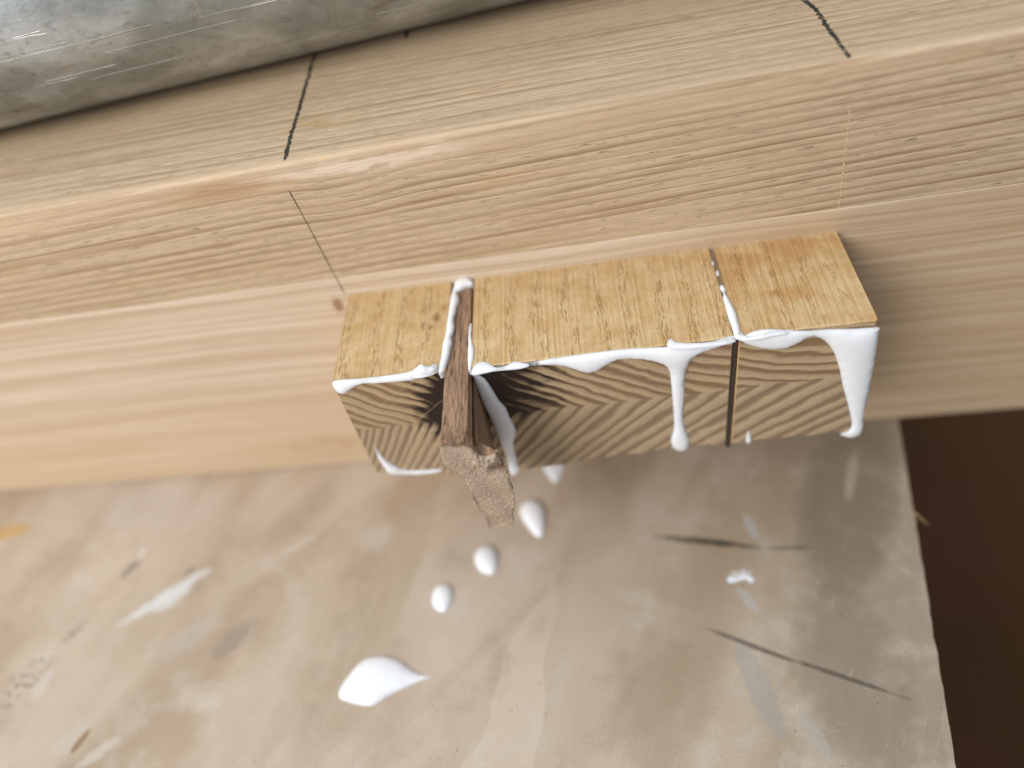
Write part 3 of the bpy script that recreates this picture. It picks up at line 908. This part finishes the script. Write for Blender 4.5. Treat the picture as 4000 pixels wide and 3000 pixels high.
glue('narrow pale glue bead down the right side of the wedge', [
    ([(1834, 1262), (1840, 1258), (1840, 1280), (1838, 1300), (1844, 1330), (1852, 1366), (1850, 1392), (1844, 1412), (1838, 1436), (1836, 1450), (1828, 1440), (1826, 1410), (1826, 1370), (1828, 1340), (1828, 1300)], TOP, dict(h=.7, lift=.3, s=.25, deep=.6)),
])
glue('grey-white strip of glue down the slot edge right of the wedge', [
    ([(1842, 1464), (1858, 1468), (1885, 1480), (1905, 1500), (1930, 1540), (1950, 1572), (1975, 1600), (1992, 1640), (2012, 1680), (2014, 1702), (2006, 1740), (2016, 1790), (2022, 1820), (2030, 1836), (2020, 1856), (2000, 1866), (1988, 1840), (1975, 1790), (1958, 1745), (1938, 1700), (1915, 1640), (1890, 1590), (1868, 1535), (1850, 1490)], END, dict(h=.45, lift=.4, s=.4)),
])
glue('white glue hanging under the lower left corner of the tenon', [
    ([(1458, 1742), (1472, 1762), (1500, 1795), (1545, 1825), (1590, 1842), (1650, 1842), (1720, 1838), (1724, 1848), (1660, 1856), (1590, 1858), (1520, 1852), (1500, 1830), (1478, 1796)], END, dict(h=.7, lift=.3, s=.35)),
])
glue('small white glue dab at the foot of the narrow slot', [
    ([(2918, 1700), (2924, 1686), (2932, 1700), (2936, 1724), (2926, 1736), (2914, 1728)], END, dict(h=.6, lift=.2, s=.2)),
])
DG = 'glue drops on the worktop'
def drop(label, px, h=.75, s=.45):
    glue(label, [(px, SLB, dict(h=h, lift=.3, s=s))], 'glue_drop', DG)
drop('teardrop of white glue on the worktop, nearest the broken wedge end', [(2030, 1990), (2045, 1962), (2080, 1948), (2112, 1960), (2130, 1998), (2132, 2040), (2124, 2080), (2110, 2096), (2088, 2088), (2062, 2058), (2038, 2022)])
drop('round white glue drop, second from the broken wedge end', [(1852, 2180), (1862, 2148), (1895, 2128), (1930, 2138), (1946, 2172), (1944, 2215), (1928, 2240), (1905, 2242), (1870, 2224)])
drop('smallest egg-shaped white glue drop, between the round drop and the large puddle', [(1686, 2340), (1696, 2300), (1728, 2278), (1760, 2288), (1772, 2322), (1760, 2362), (1738, 2388), (1710, 2384), (1692, 2366)])
drop('large leaf-shaped white glue puddle with a pointed tip, nearest the viewer', [(1322, 2700), (1345, 2655), (1390, 2600), (1430, 2568), (1480, 2558), (1540, 2568), (1590, 2598), (1640, 2630), (1684, 2644), (1640, 2658), (1580, 2685), (1520, 2714), (1490, 2735), (1450, 2756), (1400, 2752), (1350, 2738), (1325, 2725)], .42, .55)
drop('white glue drop half hidden under the tenon', [(2118, 1806), (2136, 1786), (2170, 1775), (2200, 1788), (2208, 1815), (2196, 1845), (2176, 1880), (2162, 1886), (2144, 1860), (2126, 1834)], .35)

glue('small crust of dried glue on the worktop, right of the nearest pencil stroke', [
    ([(2838, 2262), (2856, 2246), (2880, 2252), (2896, 2236), (2920, 2240), (2950, 2262), (2934, 2276), (2912, 2262), (2880, 2272), (2852, 2276)], SLB, dict(h=.35, lift=.1, s=.3))], 'dried_glue', None)
# ------------------------------------------------------------------ steel pipe on the beam
PR = 21.0
p0, p1 = on_top((0, 505)), on_top((2060, 0))
pd = (p1 - p0) / np.linalg.norm(p1 - p0)
back = np.cross(NT, pd)
midp = (p0 + p1) / 2
vw = CAMP - midp; e = math.atan2(np.dot(vw, NT), -np.dot(vw, back))
off = PR * math.tan(e / 2)
pc = midp + back * off + NT * (PR + .03)
V, F = [], []
NS, NL = 96, 24
for k in range(NL + 1):
    t = -230 + 460 * k / NL
    for i in range(NS):
        a = 2 * math.pi * i / NS
        V.append((t, PR * math.cos(a), PR * math.sin(a)))
for k in range(NL):
    for i in range(NS):
        j = (i + 1) % NS
        F.append((k * NS + i, k * NS + j, (k + 1) * NS + j, (k + 1) * NS + i))
# inner bore so the ends are open
for k in (0, NL):
    t = -230 + 460 * k / NL
    b0 = len(V)
    for i in range(NS):
        a = 2 * math.pi * i / NS
        V.append((t, (PR - 3) * math.cos(a), (PR - 3) * math.sin(a)))
    for i in range(NS):
        j = (i + 1) % NS
        F.append((k * NS + i, k * NS + j, b0 + j, b0 + i))
b0 = len(V) - 2 * NS
for i in range(NS):
    j = (i + 1) % NS
    F.append((b0 + j, b0 + i, b0 + NS + i, b0 + NS + j))
pm = mesh_from(V, F); fix_normals(pm)
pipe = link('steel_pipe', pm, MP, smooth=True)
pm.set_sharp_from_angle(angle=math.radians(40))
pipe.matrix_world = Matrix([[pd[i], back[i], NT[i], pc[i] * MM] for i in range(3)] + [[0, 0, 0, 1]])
tag(pipe, 'scuffed grey galvanised steel pipe lying across the top of the beam', 'pipe')

# ------------------------------------------------------------------ pale splinter on the worktop edge
q = catmull(np.array([(3556, 2000), (3575, 2012), (3597, 2035), (3622, 2060)], float), 5, closed=False)
P = [on_slab(p) + Z * (.15 + .05 * i) for i, p in enumerate(q)]
V, F = [], []
for i, p in enumerate(P):
    w = .16 * (1 - .8 * i / len(P))
    for k in range(5):
        a = 2 * math.pi * k / 5
        V.append(p + np.array([math.cos(a), 0, 0]) * w + Z * math.sin(a) * w)
    if i: F += [(5 * (i - 1) + k, 5 * (i - 1) + (k + 1) % 5, 5 * i + (k + 1) % 5, 5 * i + k) for k in range(5)]
F += [(4, 3, 2, 1, 0), tuple(range(len(V) - 5, len(V)))]
sp = mesh_from(V, F); fix_normals(sp)
tag(link('wood_splinter', sp, MT_L), 'tiny pale splinter sticking out over the worktop edge', 'splinter')
